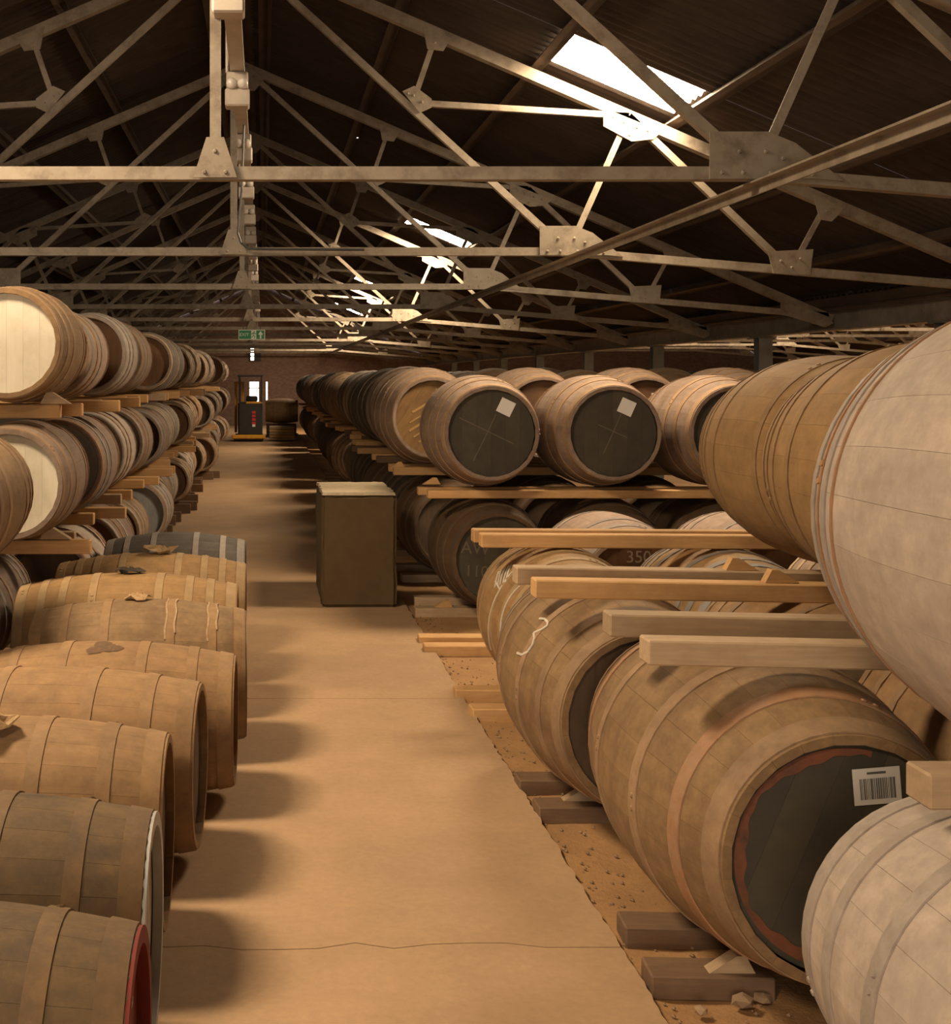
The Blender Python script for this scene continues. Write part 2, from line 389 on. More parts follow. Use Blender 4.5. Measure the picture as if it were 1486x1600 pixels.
def rz(x): return EYE+4.01-SL*x
def cz(x): return EYE+1.18 if x <= 3.1 else EYE+1.18-.083*(x-3.1)
A_ = (0, rz(0)); G_ = (3.1, cz(0)); M_ = (1.66, EYE+2.56); R1_ = (1.88, rz(1.88)); R2_ = (3.66, rz(3.66)); L_ = (5.16, cz(5.16)); R3_ = (5.5, rz(5.5)); E_ = (7.5, EYE+.81)
def mir(p): return (-p[0], p[1])
tparts = []
def both(nm, fn):
    for s in (1, -1):
        tparts.append((nm, fn(s)))
def sx(p, s): return (p[0]*s, p[1])
both('rafter', lambda s: member(sx(A_, s), sx((7.55, rz(7.55)), s), .105, .10, .014))
tparts.append(('bottom_chord', member(mir(G_), G_, .075, .085)))
both('bottom_chord', lambda s: member(sx(G_, s), sx(E_, s), .075, .085))
both('diagonal', lambda s: member(sx(A_, s), sx(G_, s), .062, .06))
both('strut', lambda s: member(sx(R1_, s), sx(M_, s), .05, .05))
both('strut', lambda s: member(sx(M_, s), sx(R2_, s), .055, .05))
both('strut', lambda s: member(sx(R2_, s), sx(G_, s), .055, .05))
both('diagonal', lambda s: member(sx(R2_, s), sx(L_, s), .062, .06))
both('strut', lambda s: member(sx(L_, s), sx(R3_, s), .05, .05))
tparts.append(('king_post', MB().box((0, .02, EYE+2.57), (.062, .06, 2.84)).me('king_post')))
ch = cz(0)
tparts.append(('gusset', plate([(-.125, ch-.03), (.125, ch-.03), (.05, ch+.2), (-.05, ch+.2)], [(-.06, ch), (.06, ch), (0, ch+.12)], -.03)))
tparts.append(('gusset', plate([(-.3, rz(.3)-.04), (0, rz(0)), (.3, rz(.3)-.04), (.16, rz(0)-.33), (-.16, rz(0)-.33)], [(-.15, rz(0)-.15), (.15, rz(0)-.15)])))
def P(c, pts, s): 
    q = [((c[0]+a)*s, c[1]+b_) for a, b_ in pts]
    return q if s > 0 else q[::-1]
both('gusset', lambda s: plate(P(G_, [(-.27, -.035), (.34, -.035), (.5, -.05), (.22, .17), (.06, .235), (-.27, .235)], s), [((3.1+a)*s, ch+b_) for a, b_ in ((-.2, 0), (-.08, 0), (.08, 0), (.2, 0), (.32, -.01), (-.1, .12), (.05, .12), (.15, .08))]))
both('gusset', lambda s: plate(P(M_, [(-.10, .10), (.01, .15), (.17, .03), (.17, -.05), (.06, -.10)], s), [((1.66+a)*s, M_[1]+b_) for a, b_ in ((0, .06), (.08, 0), (-.05, .08))]))
both('gusset', lambda s: plate(P(R1_, [(-.13, .06), (.13, -.05), (.06, -.17), (-.09, -.15)], s), [(1.86*s, R1_[1]-.09)]))
both('gusset', lambda s: plate(P(R2_, [(-.24, .07), (.3, -.15), (.22, -.22), (.02, -.24), (-.24, -.1)], s), [((3.66+a)*s, R2_[1]+b_) for a, b_ in ((-.15, -.01), (-.05, -.06), (.07, -.11), (.17, -.14), (0, -.18))]))
both('gusset', lambda s: plate(P(L_, [(-.22, .17), (.2, .19), (.17, -.05), (-.17, -.03)], s), [((5.16+a)*s, L_[1]+b_) for a, b_ in ((-.1, .08), (.08, .1), (0, .02))]))
both('gusset', lambda s: plate(P(R3_, [(-.14, .06), (.16, -.06), (.03, -.19), (-.08, -.17)], s), [(5.48*s, R3_[1]-.09)]))
both('gusset', lambda s: plate(P(E_, [(-.62, .22), (.0, -.02), (.05, -.1), (-.05, -.15), (-.62, .02)], s), [((7.5+a)*s, E_[1]+b_) for a, b_ in ((-.4, .1), (-.2, .03), (-.05, -.06))]))
TY = [7.15+4.4*i for i in range(-2, 12)]
def truss(x, y, label, group):
    t = empty('roof_truss', (x, y, cz(0)), label=label, cat='roof truss', group=group)
    for nm, me in tparts: obj(nm, me, 'painted_steel', t, (0, 0, -cz(0)))
    return t
for i, y in enumerate(TY):
    if i < 1: continue
    k = i-1
    truss(RX, y, ('cream riveted steel truss just above the camera, tie beam out of view' if k == 0 else
          'cream riveted steel roof truss over the aisle, %s tie beam in view from the camera' % (ORD[k-1])), 'roof trusses over the aisle')
for i in range(3, 13):
    truss(RX+15.1, TY[i]+.6, 'steel roof truss in the neighbouring bay beyond the columns, %s back' % ORD[i-3], 'roof trusses of the right-hand bay')
# long tie angles joining the truss bends, wind braces
for nm, x, z, lab in (('tie_bar', RX+3.1, cz(0)-.055, 'long steel angle bar tying the truss joints along the right of the roof'),
                      ('tie_bar', RX-3.1, cz(0)-.055, 'long steel angle bar tying the truss joints along the left of the roof')):
    mb = MB().box((0, 25.2, 0), (.07, 62, .012)).box((.03, 25.2, -.03), (.012, 62, .06))
    obj(nm, mb.me('tie_bar'), 'painted_steel', None, (x, 0, z), label=lab, cat='tie bar')
# valley beam and columns on the right (and left, mostly behind the casks)
def ibeam_y(L, hgt, wd, t=.02):
    return MB().box((0, L/2, t/2), (wd, L, t)).box((0, L/2, hgt/2), (t, L, hgt-2*t)).box((0, L/2, hgt-t/2), (wd, L, t)).me('beam')
obj('valley_beam', ibeam_y(62.5, .27, .2), 'dull_steel', None, (7.33, -6.2, EYE+.62), label='deep steel valley beam running back on the right above the columns', cat='beam')
obj('valley_beam', ibeam_y(62.5, .27, .2), 'dull_steel', None, (RX-7.6, -6.2, EYE+.62), label='deep steel wall beam running back on the left behind the casks', cat='beam')
cy = [13.36+4.95*i for i in range(-1, 8)]
for i, y in enumerate(cy):
    o = empty('steel_column', (7.33, y, -.05), label='grey-green steel column under the valley beam, %s from the camera' % ORD[i], cat='column', group='columns under the valley beam')
    mb = MB(); Hc = EYE+.62+.05
    for s in (-1, 1): mb.box((0, s*.09, Hc/2), (.2, .016, Hc))
    mb.box((0, 0, Hc/2), (.014, .165, Hc))
    obj('shaft', mb.me('shaft'), 'green_steel', o)
    obj('base_plate', box_me(.34, .34, .025), 'green_steel', o)
    obj('cap_plate', box_me(.3, .28, .02), 'green_steel', o, (0, 0, Hc-.021))

# ================================================================ lights along the ridge, trunking
TZ = EYE+2.335; TX = -.20
for i in range(14):
    y = 7.1+2.4*i
    t = empty('twin_spot_light', (TX, y, TZ-.272), label='white twin-lamp emergency light under the ridge, %s from the camera' % ORD[i], cat='light fitting', group='twin-lamp lights under the ridge')
    obj('housing', box_me(.185, .16, .135, .012), 'white_metal', t, (0, 0, 0))
    obj('battery_box', box_me(.165, .14, .125, .01), 'white_metal', t, (0, .0, .136))
    for s in (-1, 1):
        mb = MB(); prof = [(.040, 0), (.042, -.03), (.036, -.05), (.02, -.062), (.004, -.066)]; n = 12; v = []; f = []
        for r, yy in prof:
            for k in range(n): v.append((r*math.cos(2*PI*k/n), yy, r*math.sin(2*PI*k/n)))
        for a in range(len(prof)-1):
            for k in range(n): f.append((a*n+k, a*n+(k+1) % n, (a+1)*n+(k+1) % n, (a+1)*n+k))
        f.append(tuple((len(prof)-1)*n+k for k in range(n)))
        obj('lamp', mesh('lamp', v, f, True), 'lamp_lens', t, (s*.042, -.07, .165))
    obj('hanger', MB().tube([(-.08, 0, .27), (-.08, 0, roof_z(.1)-TZ+.2)], .012, 6).me('hanger'), 'white_metal', t)
mb = MB(); mb.box((0, 24, 0), (.11, 50, .008)); mb.box((-.052, 24, .025), (.006, 50, .05)); mb.box((.052, 24, .025), (.006, 50, .05))
ct = obj('cable_tray', mb.me('cable_tray'), 'white_metal', None, (TX, 0, TZ), label='long pale cable tray carrying the lights below the ridge', cat='cable tray')
obj('cable', MB().tube([(.01*math.sin(k), 1+k*2, .02) for k in range(24)], .012, 6).me('cable'), 'dark_paint', ct)
yk = 11.5-.05
pts = [(TX+.02, yk, TZ), (TX+.0, yk, TZ-.6), (RX+.05, yk, EYE+1.5), (RX+.04, yk, EYE+1.34), (RX+.07, yk, EYE+1.25), (RX+.14, yk, EYE+1.195), (RX+.3, yk, EYE+1.19), (RX+1.0, yk, EYE+1.185), (RX+1.2, yk, EYE+1.185)]
obj('power_cable', MB().tube(pts, .011, 6).me('power_cable'), 'dark_paint', None, (0, 0, 0), label='dark power cable bent down the king post onto the second tie beam', cat='cable')

# ================================================================ casks
def prof_r(t, R, rc): return R-(R-rc)*(abs(t)**2.0)
_cask = {}
def cask_meshes(R, rc, L, N_st, hoops, lod):
    """axis along y, centre line at z=R above the origin; returns dict of meshes"""
    key = (R, rc, L, N_st, tuple(hoops), lod)
    if key in _cask: return _cask[key]
    out = {}; h = L/2; rec = .045; th = .028
    nr = 14 if lod else 8
    ts = [-1+2*i/nr for i in range(nr+1)]
    if lod == 2:                                    # each stave a mesh of its own
        gap = .0009/R; da = 2*PI/N_st
        v = []; f = []; na = 3
        for t in ts:
            r = prof_r(t, R, rc)
            for k in range(na+1):
                a = -da/2+gap/2+(da-gap)*k/na
                v.append((r*math.sin(a), t*h, r*math.cos(a)))
            for k in (0, na):
                a = -da/2+gap/2+(da-gap)*k/na
                v.append(((r-th)*math.sin(a), t*h, (r-th)*math.cos(a)))
        c = na+3
        for i in range(len(ts)-1):
            o = i*c; q = o+c
            for k in range(na): f.append((o+k, q+k, q+k+1, o+k+1))
            f.append((o+na+1, q+na+1, q, o)); f.append((o+na, q+na, q+na+2, o+na+2)); f.append((o+na+2, q+na+2, q+na+1, o+na+1))
        f.append((0, 1, 2, 3, 5, 4)); e = (len(ts)-1)*c; f.append((e+4, e+5, e+3, e+2, e+1, e))
        out['stave'] = mesh('stave', v, f, True)
    else:
        n = 30 if lod else 20; v = []; f = []
        rows = [(prof_r(t, R, rc), t*h) for t in ts]
        rows = [(rc-.035, -h+rec), (rc-.024, -h)]+rows+[(rc-.024, h), (rc-.035, h-rec)]
        for r, y in rows:
            for k in range(n):
                a = 2*PI*k/n; v.append((r*math.sin(a), y, r*math.cos(a)))
        for i in range(len(rows)-1):
            for k in range(n):
                k2 = (k+1) % n; f.append((i*n+k, (i+1)*n+k, (i+1)*n+k2, i*n+k2))
        out['body'] = mesh('body', v, f, True)
    # hoops
    n = 44 if lod == 2 else (30 if lod else 16)
    hs = []
    for (t0, t1) in hoops:
        v = []; f = []; off = .0055
        rws = [(prof_r(t0, R, rc)-.002, t0), (prof_r(t0, R, rc)+off, t0), (prof_r((t0+t1)/2, R, rc)+off, (t0+t1)/2), (prof_r(t1, R, rc)+off, t1), (prof_r(t1, R, rc)-.002, t1)]
        for r, t in rws:
            for k in range(n):
                a = 2*PI*k/n; v.append((r*math.sin(a), t*h, r*math.cos(a)))
        for i in range(len(rws)-1):
            for k in range(n):
                k2 = (k+1) % n; f.append((i*n+k, (i+1)*n+k, (i+1)*n+k2, i*n+k2))
        if lod == 2:                                # overlapped end and two rivets
            mb = MB(); mb.v = v; mb.f = f; a0 = .9+7*abs(t0)
            for da_ in (0, .09):
                r = prof_r((t0+t1)/2, R, rc)+off; a = a0+da_; c0 = Vector((r*math.sin(a), (t0+t1)/2*h, r*math.cos(a))); nn = Vector((math.sin(a), 0, math.cos(a)))
                u = Vector((math.cos(a), 0, -math.sin(a))); wv = Vector((0, 1, 0)); vs = []
                for rr, hh in ((.011, -.002), (.009, .004)):
                    for k in range(6): vs.append(c0+nn*hh+u*rr*math.cos(k*PI/3)+wv*rr*math.sin(k*PI/3))
                mb.add(vs, [(k, 6+k, 6+(k+1) % 6, (k+1) % 6) for k in range(6)]+[tuple(range(11, 5, -1))])
            v, f = mb.v, mb.f
        hs.append(mesh('hoop', v, f, True))
    out['hoops'] = hs
    # head: plain disc, or six boards
    rh = rc-.03
    if lod == 2:
        bd = []; nb = 6
        for i in range(nb):
            x0 = -rh+2*rh*i/nb+.0004; x1 = -rh+2*rh*(i+1)/nb-.0004
            xs = [x0+(x1-x0)*k/6 for k in range(7)]; up = [(x, math.sqrt(max(rh*rh-x*x, 0))) for x in xs]
            poly = up+[(x, -z) for x, z in reversed(up)]
            cl = []
            for p_ in poly:
                if not cl or (abs(p_[0]-cl[-1][0])+abs(p_[1]-cl[-1][1])) > 1e-4: cl.append(p_)
            if abs(cl[0][0]-cl[-1][0])+abs(cl[0][1]-cl[-1][1]) < 1e-4: cl.pop()
            bd.append(MB().prism(cl, 0, .02).me('head_board'))
        out['boards'] = bd
    n = 32
    out['head'] = MB().prism([(rh*math.cos(2*PI*k/n), rh*math.sin(2*PI*k/n)) for k in range(n)], 0, .02).me('head')
    _cask[key] = out; return out
H6 = [(-.985, -.90), (-.70, -.63), (-.42, -.35), (.35, .42), (.63, .70), (.90, .985)]
H8 = [(-.99, -.90), (-.79, -.72), (-.60, -.53), (-.33, -.26), (.26, .33), (.53, .60), (.72, .79), (.90, .99)]
HB = [(-.99, -.93), (-.86, -.80), (-.70, -.64), (-.40, -.34), (.34, .40), (.64, .70), (.80, .86), (.93, .99)]
HW_ = [(-.99, -.93), (-.885, -.865), (-.82, -.77), (-.69, -.672), (.672, .69), (.77, .82), (.865, .885), (.93, .99)]
HN = [(-.985, -.88), (-.72, -.64), (-.34, -.26), (.26, .34), (.64, .72), (.88, .985)]
CASKS = []
def cask(x, y, zc, label, wood='oak_tan', hoop='hoop_dust', head='head_brown', R=.52, rc=.41, L=1.5, hoops=H6, lod=1, rz_=0., roll=0., group=None, front=True, back=False, N_st=24, head_roll=0., head_back=None):
    ms = cask_meshes(R, rc, L, N_st, tuple(hoops), lod)
    t = empty('oak_cask', (x, y, zc-R), (0, 0, rz_), label=label, cat='cask', group=group)
    cz_ = (0, 0, R)
    if lod == 2:
        for k in range(N_st): obj('stave', ms['stave'], wood, t, cz_, (0, roll+2*PI*k/N_st, 0))
    else: obj('body', ms['body'], wood, t, cz_, (0, roll, 0))
    for i, hm in enumerate(ms['hoops']): obj('hoop', hm, hoop[i % len(hoop)] if isinstance(hoop, (list, tuple)) else hoop, t, cz_, (0, roll+i*.7, 0))
    for s, on in ((-1, front), (1, back)):
        if not on: continue
        hm = head if s < 0 else (head_back or head)
        if lod == 2:
            hd = obj('head', ms['head'], hm, t, (0, s*(L/2-.065)-.01, R), (0, head_roll, 0))
            for bm_ in ms['boards']: obj('head_board', bm_, hm, hd, (0, -.021 if s < 0 else .021, 0))
        else:
            obj('head', ms['head'], hm, t, (0, s*(L/2-.055)-.01, R), (0, head_roll, 0))
    CASKS.append((t, R, rc, L)); return t
def on_head(L, R, lod=2): return -(L/2-.065)-.01-.0225 if lod == 2 else -(L/2-.055)-.0115
def ribbon(pts, wd, y, thick=.0015):
    """chalk stroke lying on a flat head: points in x,z"""
    mb = MB()
    for (a, b_) in zip(pts, pts[1:]):
        d = Vector((b_[0]-a[0], b_[1]-a[1])); 
        if d.length < 1e-6: continue
        n_ = Vector((-d.y, d.x)).normalized()*wd/2; e = d.normalized()*wd*.3
        mb.prism([(a[0]-e.x+n_.x, a[1]-e.y+n_.y), (b_[0]+e.x+n_.x, b_[1]+e.y+n_.y), (b_[0]+e.x-n_.x, b_[1]+e.y-n_.y), (a[0]-e.x-n_.x, a[1]-e.y-n_.y)], y-thick, y)
    return mb
def side_ribbon(strokes, wd, R, rc, L):
    """chalk strokes on the side of a cask: points (angle from top, y)"""
    mb = MB(); h = L/2
    def pt(a, y, o): 
        r = prof_r(y/h, R, rc)+o; return Vector((r*math.sin(a), y, r*math.cos(a)))
    for st in strokes:
        fine = []
        for p_, q in zip(st, st[1:]):
            for k in range(5): fine.append((p_[0]+(q[0]-p_[0])*k/5, p_[1]+(q[1]-p_[1])*k/5))
        fine.append(st[-1])
        for p_, q in zip(fine, fine[1:]):
            d = Vector(((q[0]-p_[0])*R, q[1]-p_[1])); 
            if d.length < 1e-6: continue
            n_ = Vector((-d.y, d.x)).normalized()*wd/2
            vs = [pt(p_[0]+n_.x/R, p_[1]+n_.y, .0072), pt(q[0]+n_.x/R, q[1]+n_.y, .0072), pt(q[0]-n_.x/R, q[1]-n_.y, .0072), pt(p_[0]-n_.x/R, p_[1]-n_.y, .0072)]
            lo = [x*.985 if False else x-Vector((x.x, 0, x.z)).normalized()*.006 for x in vs]
            mb.add(vs+lo, [(0, 1, 2, 3), (7, 6, 5, 4), (0, 4, 5, 1), (1, 5, 6, 2), (2, 6, 7, 3), (3, 7, 4, 0)])
    return mb
FONT = None
def text_mesh(s, size, extrude=.001):
    cu = bpy.data.curves.new('lettering', 'FONT'); cu.body = s; cu.size = size; cu.extrude = extrude; cu.align_x = 'CENTER'; cu.align_y = 'CENTER'; cu.resolution_u = 3
    o = bpy.data.objects.new('lettering', cu); C.objects.link(o)
    me = bpy.data.meshes.new_from_object(o.evaluated_get(bpy.context.evaluated_depsgraph_get()))
    bpy.data.objects.remove(o); me.materials.clear(); me.materials.append(None); return me
def paper(t, x, z, y, sz=.13, rot=0., mark=True, name='paper_label'):
    p_ = obj(name, box_me(sz, .002, sz, 0), 'paper', t, (x, y-.002, z), (0, rot, 0), label='white paper label')
    return p_

# ---- right-hand stow ------------------------------------------------------
RG = 'casks of the right-hand stow'
def rl(look, tier, row, n=None):
    s = '%s cask, %s tier, %s right-hand row' % (look, tier, ORD[row])
    if n is not None: s += ', %s from the aisle' % ('first' if n == 0 else ORD[n])
    return s
# nearest row
cG = cask(1.915, 2.77, .535, 'pale grey cask at the bottom right corner, lower tier of the nearest row', 'oak_grey', 'hoop_grey', 'head_black', R=.475, rc=.40, L=1.48, hoops=HN, lod=2, roll=.1)
cW = cask(2.057, 2.75, 1.735, 'big pale grey cask filling the right edge, upper tier of the nearest row', 'oak_grey', ['hoop_grey', 'hoop_rust', 'hoop_grey', 'hoop_rust', 'hoop_rust', 'hoop_grey', 'hoop_rust', 'hoop_grey'], 'head_black', R=.62, rc=.52, L=1.5, hoops=HW_, lod=2, N_st=28)
# second row
c1 = cask(1.84, 4.71, .58, 'large weathered cask with black head and barcode label, near right floor tier', 'oak_weathered', ['hoop_dust', 'hoop_rust', 'hoop_dust'], 'head_black', R=.53, rc=.40, L=1.58, hoops=HN, lod=2, head_roll=.4)
cask(2.96, 4.72, .565, 'tan cask half hidden beside the large barcode cask at the right edge', 'oak_tan', 'hoop_dust', 'head_brown', R=.505, rc=.41, lod=1)
cB2 = cask(2.60, 4.70, 1.722, 'plain brown cask next behind the big pale cask, upper tier on the right', 'oak_brown', ['hoop_brown'], 'head_brown', R=.53, rc=.42, L=1.5, hoops=HB, lod=2)
# third row
c2 = cask(1.74, 6.32, .56, 'brown cask with chalk figure 3 on its side, lower tier of third row', 'oak_weathered', ['hoop_dust', 'hoop_dust', 'hoop_dust', 'hoop_dust', 'hoop_dust', 'hoop_steel'], 'head_umber', R=.51, rc=.41, L=1.5, hoops=HN, lod=2)
cask(2.84, 6.32, .55, rl('tan', 'lower', 2, 1), 'oak_tan', 'hoop_dust', 'head_tan', R=.495, lod=1)
cask(3.9, 6.32, .54, rl('tan', 'lower', 2, 2), 'oak_tan', 'hoop_dust', 'head_tan', R=.48, lod=1)
cB1 = cask(2.90, 6.35, 1.69, 'brown cask leaning out farthest left of the upper brown pair on the right', 'oak_brown', ['hoop_brown'], 'head_brown', R=.53, rc=.42, L=1.5, hoops=HB, lod=2)
# fourth row
c3 = cask(1.91, 8.08, .535, 'yellow oak cask with white chalk tally marks, lower tier of fourth row', 'oak_yellow', ['hoop_cream'], 'head_brown', R=.485, rc=.40, L=1.4, hoops=H8, lod=2)
cask(2.97, 8.08, .535, rl('yellow oak', 'lower', 3, 1), 'oak_yellow', 'hoop_steel', 'head_tan', R=.485, rc=.40, L=1.4, hoops=H8)
cask(4.02, 8.08, .535, rl('pale rose', 'lower', 3, 2), 'oak_rose', 'hoop_pale', 'head_tan', R=.485, rc=.40, L=1.4)
# fifth row (set back from the aisle)
c350 = cask(2.70, 9.75, .55, 'pale cask with 350 stencilled on its brown head, behind the timber rails', 'oak_rose', 'hoop_grey', 'head_brown', R=.50, rc=.41, L=1.4, lod=2)
cask(3.76, 9.75, .55, rl('pale', 'lower', 4, 1), 'oak_rose', 'hoop_grey', 'head_brown', R=.50, rc=.41, L=1.4)
cask(4.8, 9.75, .55, rl('pale', 'lower', 4, 2), 'oak_rose', 'hoop_grey', 'head_brown', R=.50, rc=.41, L=1.4)
# sixth row: two tiers
Y6 = 11.5
c6 = cask(2.03, Y6, .543, 'dark cask with chalk scrawl on its head, lower tier beside the concrete block', 'oak_dark', 'hoop_dark', 'head_black', R=.495, rc=.40, lod=2)
for i, x in enumerate((3.08, 4.13, 5.18)): cask(x, Y6, .543, rl('dark brown', 'lower', 5, i+1), 'oak_dark', 'hoop_dark', 'head_umber', R=.495, rc=.40)
c6u = []
for i, x in enumerate((1.965, 3.02, 4.08, 5.12, 6.16)):
    lab = ['dusty cask with chalk cross and paper label, end of the upper tier by the aisle',
           'dusty cask with faint chalk cross, second in from aisle on upper tier, labelled head',
           'dusty cask with upright paper label, third in from aisle on the upper tier', None, None][i] or rl('dusty', 'upper', 5, i)
    c6u.append(cask(x, Y6, 1.632, lab, 'oak_dusty', 'hoop_dust', 'head_black', R=.505, rc=.405, lod=2 if i < 3 else 1))
# seventh row
Y7 = 13.5
c7 = cask(1.95, Y7, .565, rl('dark brown', 'lower', 6, 0), 'oak_dark', 'hoop_dark', 'head_umber', lod=1)
for i, x in enumerate((3.0, 4.05)): cask(x, Y7, .565, rl('dark', 'lower', 6, i+1), 'oak_dark', 'hoop_dark', 'head_umber')
for i, x in enumerate((1.73, 2.86, 3.92, 4.98, 6.03)):
    c_ = cask(x, Y7, 1.705, 'dusty brown cask with gold streaked head, upper tier seventh row by the aisle' if i == 0 else rl('dusty brown', 'upper', 6, i),
         'oak_dusty', 'hoop_dust', 'head_gold' if i == 0 else 'head_brown', lod=2 if i == 0 else 1, head_roll=.6)
    if i == 0: c7u = c_
    else: paper(c_, .12, .52+.12, on_head(1.5, .52, 1), .13, .3 if i == 1 else 0)
paper(c7, .02, .52+.2, on_head(1.5, .52, 1), .13, .25)
# rows farther back
rows_r = [15.35+1.8*i for i in range(19)]
dk = ['oak_slate', 'oak_black', 'oak_black', 'oak_dusty', 'oak_black', 'oak_dark', 'oak_dark']
rr = random.Random(11)
ROWX = {}
for j, y in enumerate(rows_r):
    r_ = 7+j; x0 = 1.78+rr.uniform(-.07, .08); ROWX[j] = x0
    n2 = 5 if j < 2 else (3 if j < 6 else 2)
    for i in range(n2):
        wd = dk[(j+i*2) % 7] if j else ('oak_dusty' if i == 0 else 'oak_dark')
        nmz = {'oak_dark': 'dark brown', 'oak_slate': 'slate grey', 'oak_black': 'black', 'oak_dusty': 'dusty brown'}[wd]
        cask(x0+1.05*i, y+rr.uniform(-.03, .03), 1.69+rr.uniform(.0, .05), rl(nmz, 'upper', r_, i), wd, 'hoop_dark', 'head_umber', rc=.36, L=1.36, lod=1 if j < 5 else 0, group=RG)
    for i in range(2 if j < 3 else 1):
        wd = dk[(j*3+i+2) % 7]
        nmz = {'oak_dark': 'dark brown', 'oak_slate': 'slate grey', 'oak_black': 'black', 'oak_dusty': 'dusty brown'}[wd]
        cask(x0+.12+1.05*i, y, .565, rl(nmz, 'lower', r_, i), wd, 'hoop_dark', 'head_umber', rc=.36, L=1.36, lod=1 if j < 5 else 0, group=RG)
# ---- marks on the right-hand casks
def text_on(t, s, size, x, z, y, mat, rot=0, label=None):
    return obj('chalk_lettering', text_mesh(s, size), mat, t, (x, y, z), (PI/2, rot, 0), label=label)
hy = on_head(1.58, .53)
pl = obj('paper_label', box_me(.15, .003, .115, 0), 'paper', c1, (.105, hy-.004, .53+.175), (0, -.08, 0), label='white label with black barcode')
mb = MB(); rb = random.Random(2); x = -.055
while x < .055:
    w_ = rb.choice((.0016, .0026, .004)); mb.box((x+w_/2, 0, .05), (w_, .001, .066)); x += w_+rb.choice((.0014, .0024, .0034))
mb.box((0, 0, .1), (.06, .001, .007))
obj('barcode', mb.me('barcode'), 'ink', pl, (0, -.0025, 0))
# rust-red paint left round the chime of the big head
n = 90; mb = MB(); rin, rout = .322, .352; v = []; f = []
for k in range(n+1):
    a = PI*.42+PI*1.05*k/n; wob = .010*math.sin(k*.21+1)+.004*math.sin(k*.83)
    for r in (rin+wob, rout): 
        for yy in (0, -.002): v.append((r*math.cos(a), yy, r*math.sin(a)))
for k in range(n):
    o = k*4; f += [(o, o+4, o+5, o+1), (o+1, o+5, o+7, o+3), (o+3, o+7, o+6, o+2), (o+2, o+6, o+4, o)]
surf('rust_paint', (.19, .065, .028), (.13, .045, .02), (.04, .028, .02), .85, grain=(5, 5, 5), bstr=.1, var=.02, blotch=7)
obj('paint_ring', mesh('paint_ring', v, f), 'rust_paint', c1, (0, hy-.001, .53), label='worn red-brown paint ring')
# chalk 3 on third-row cask
st = [[(-0.815, -0.13), (-0.785, -0.185), (-0.785, -0.245), (-0.815, -0.27), (-0.885, -0.245), (-0.955, -0.195), (-0.985, -0.24), (-1.056, -0.265), (-1.136, -0.25), (-1.196, -0.195), (-1.216, -0.115)]]
obj('chalk_figure', side_ribbon(st, .012, .51, .41, 1.5).me('chalk_figure'), 'chalk', c2, (0, 0, .51), label='white chalk figure 3')
# tally marks on the yellow cask
st = [[(-.885, .051), (-1.076, -.089)], [(-.835, .028), (-1.036, -.126)], [(-.785, 0), (-1.005, -.159)], [(-.744, -.033), (-.965, -.196)], [(-.704, -.051), (-.935, -.229)],
      [(-1.005, -.023), (-1.056, -.21), (-.775, -.187)], [(-1.056, -.21), (-1.327, -.191), (-1.638, -.159), (-1.909, -.121)],
      [(-.855, -.443), (-1.076, -.42), (-1.327, -.415), (-1.608, -.429), (-1.929, -.387)], [(-.835, -.607), (-1.126, -.569), (-1.407, -.574), (-1.678, -.555), (-1.939, -.471)]]
for q_ in st: obj('chalk_stroke', side_ribbon([q_], .011, .485, .40, 1.4).me('chalk_stroke'), 'chalk', c3, (0, 0, .485), label='white chalk tally stroke')
# 350
text_on(c350, '350', .125, .03, .50+.25, on_head(1.4, .5), 'dull_chalk', label='stencilled number 350')
# chalk crosses, labels on the sixth row
for i, cc in enumerate(c6u[:3]):
    y_ = on_head(1.5, .52); ro = (.45, .42, .0)[i]
    ca, sa = math.cos(ro), math.sin(ro)
    def R2(p_): return (p_[0]*ca+p_[1]*sa, -p_[0]*sa+p_[1]*ca)
    if i < 2:
        s_ = (1, .72)[i]
        mb = ribbon([R2((0, .16)), R2((.004, 0)), R2((0, -.28*s_))], .008, 0); mb2 = ribbon([R2((-.27*s_*s_, 0)), R2((.25*s_*s_, .0))], .008, 0); mb.add(mb2.v, mb2.f)
        obj('chalk_cross', mb.me('chalk_cross'), 'faint_chalk' if i else 'faint_chalk', cc, (-.03 if i == 0 else 0, y_, .52), label='faint chalk cross')
    paper(cc, (.10, .09, .06)[i], .52+(.15, .15, .12)[i], y_, .13, ro)
y_ = on_head(1.5, .52)
text_on(c6, 'AW', .15, -.20, .495+.09, y_, 'faint_chalk', .05, 'chalk letters'); text_on(c6, '110', .14, -.19, .495-.11, y_, 'faint_chalk', .05, 'chalk number')
# gold smears on the seventh-row head
mb = MB()
for k, (z0, ln, w_) in enumerate(((.22, .5, .03), (.12, .62, .018), (.03, .66, .03), (-.07, .6, .02), (-.16, .5, .024))):
    q = ribbon([(-ln/2+.02*k, z0-ln*.30), (ln/2, z0+ln*.30)], w_, 0); mb.add(q.v, q.f)
surf('gold_smear', (.40, .25, .085), (.28, .165, .055), (.25, .14, .05), .5, grain=(20, 20, 20), bstr=0, var=.02, blotch=9)
MATS['gold_smear'] = bpy.data.materials['gold_smear']
o = obj('paint_smears', mb.me('paint_smears'), 'gold_smear', c7u, (0, on_head(1.5, .52), .52), label='gold diagonal smears'); o.scale = (.8, 1, .8)

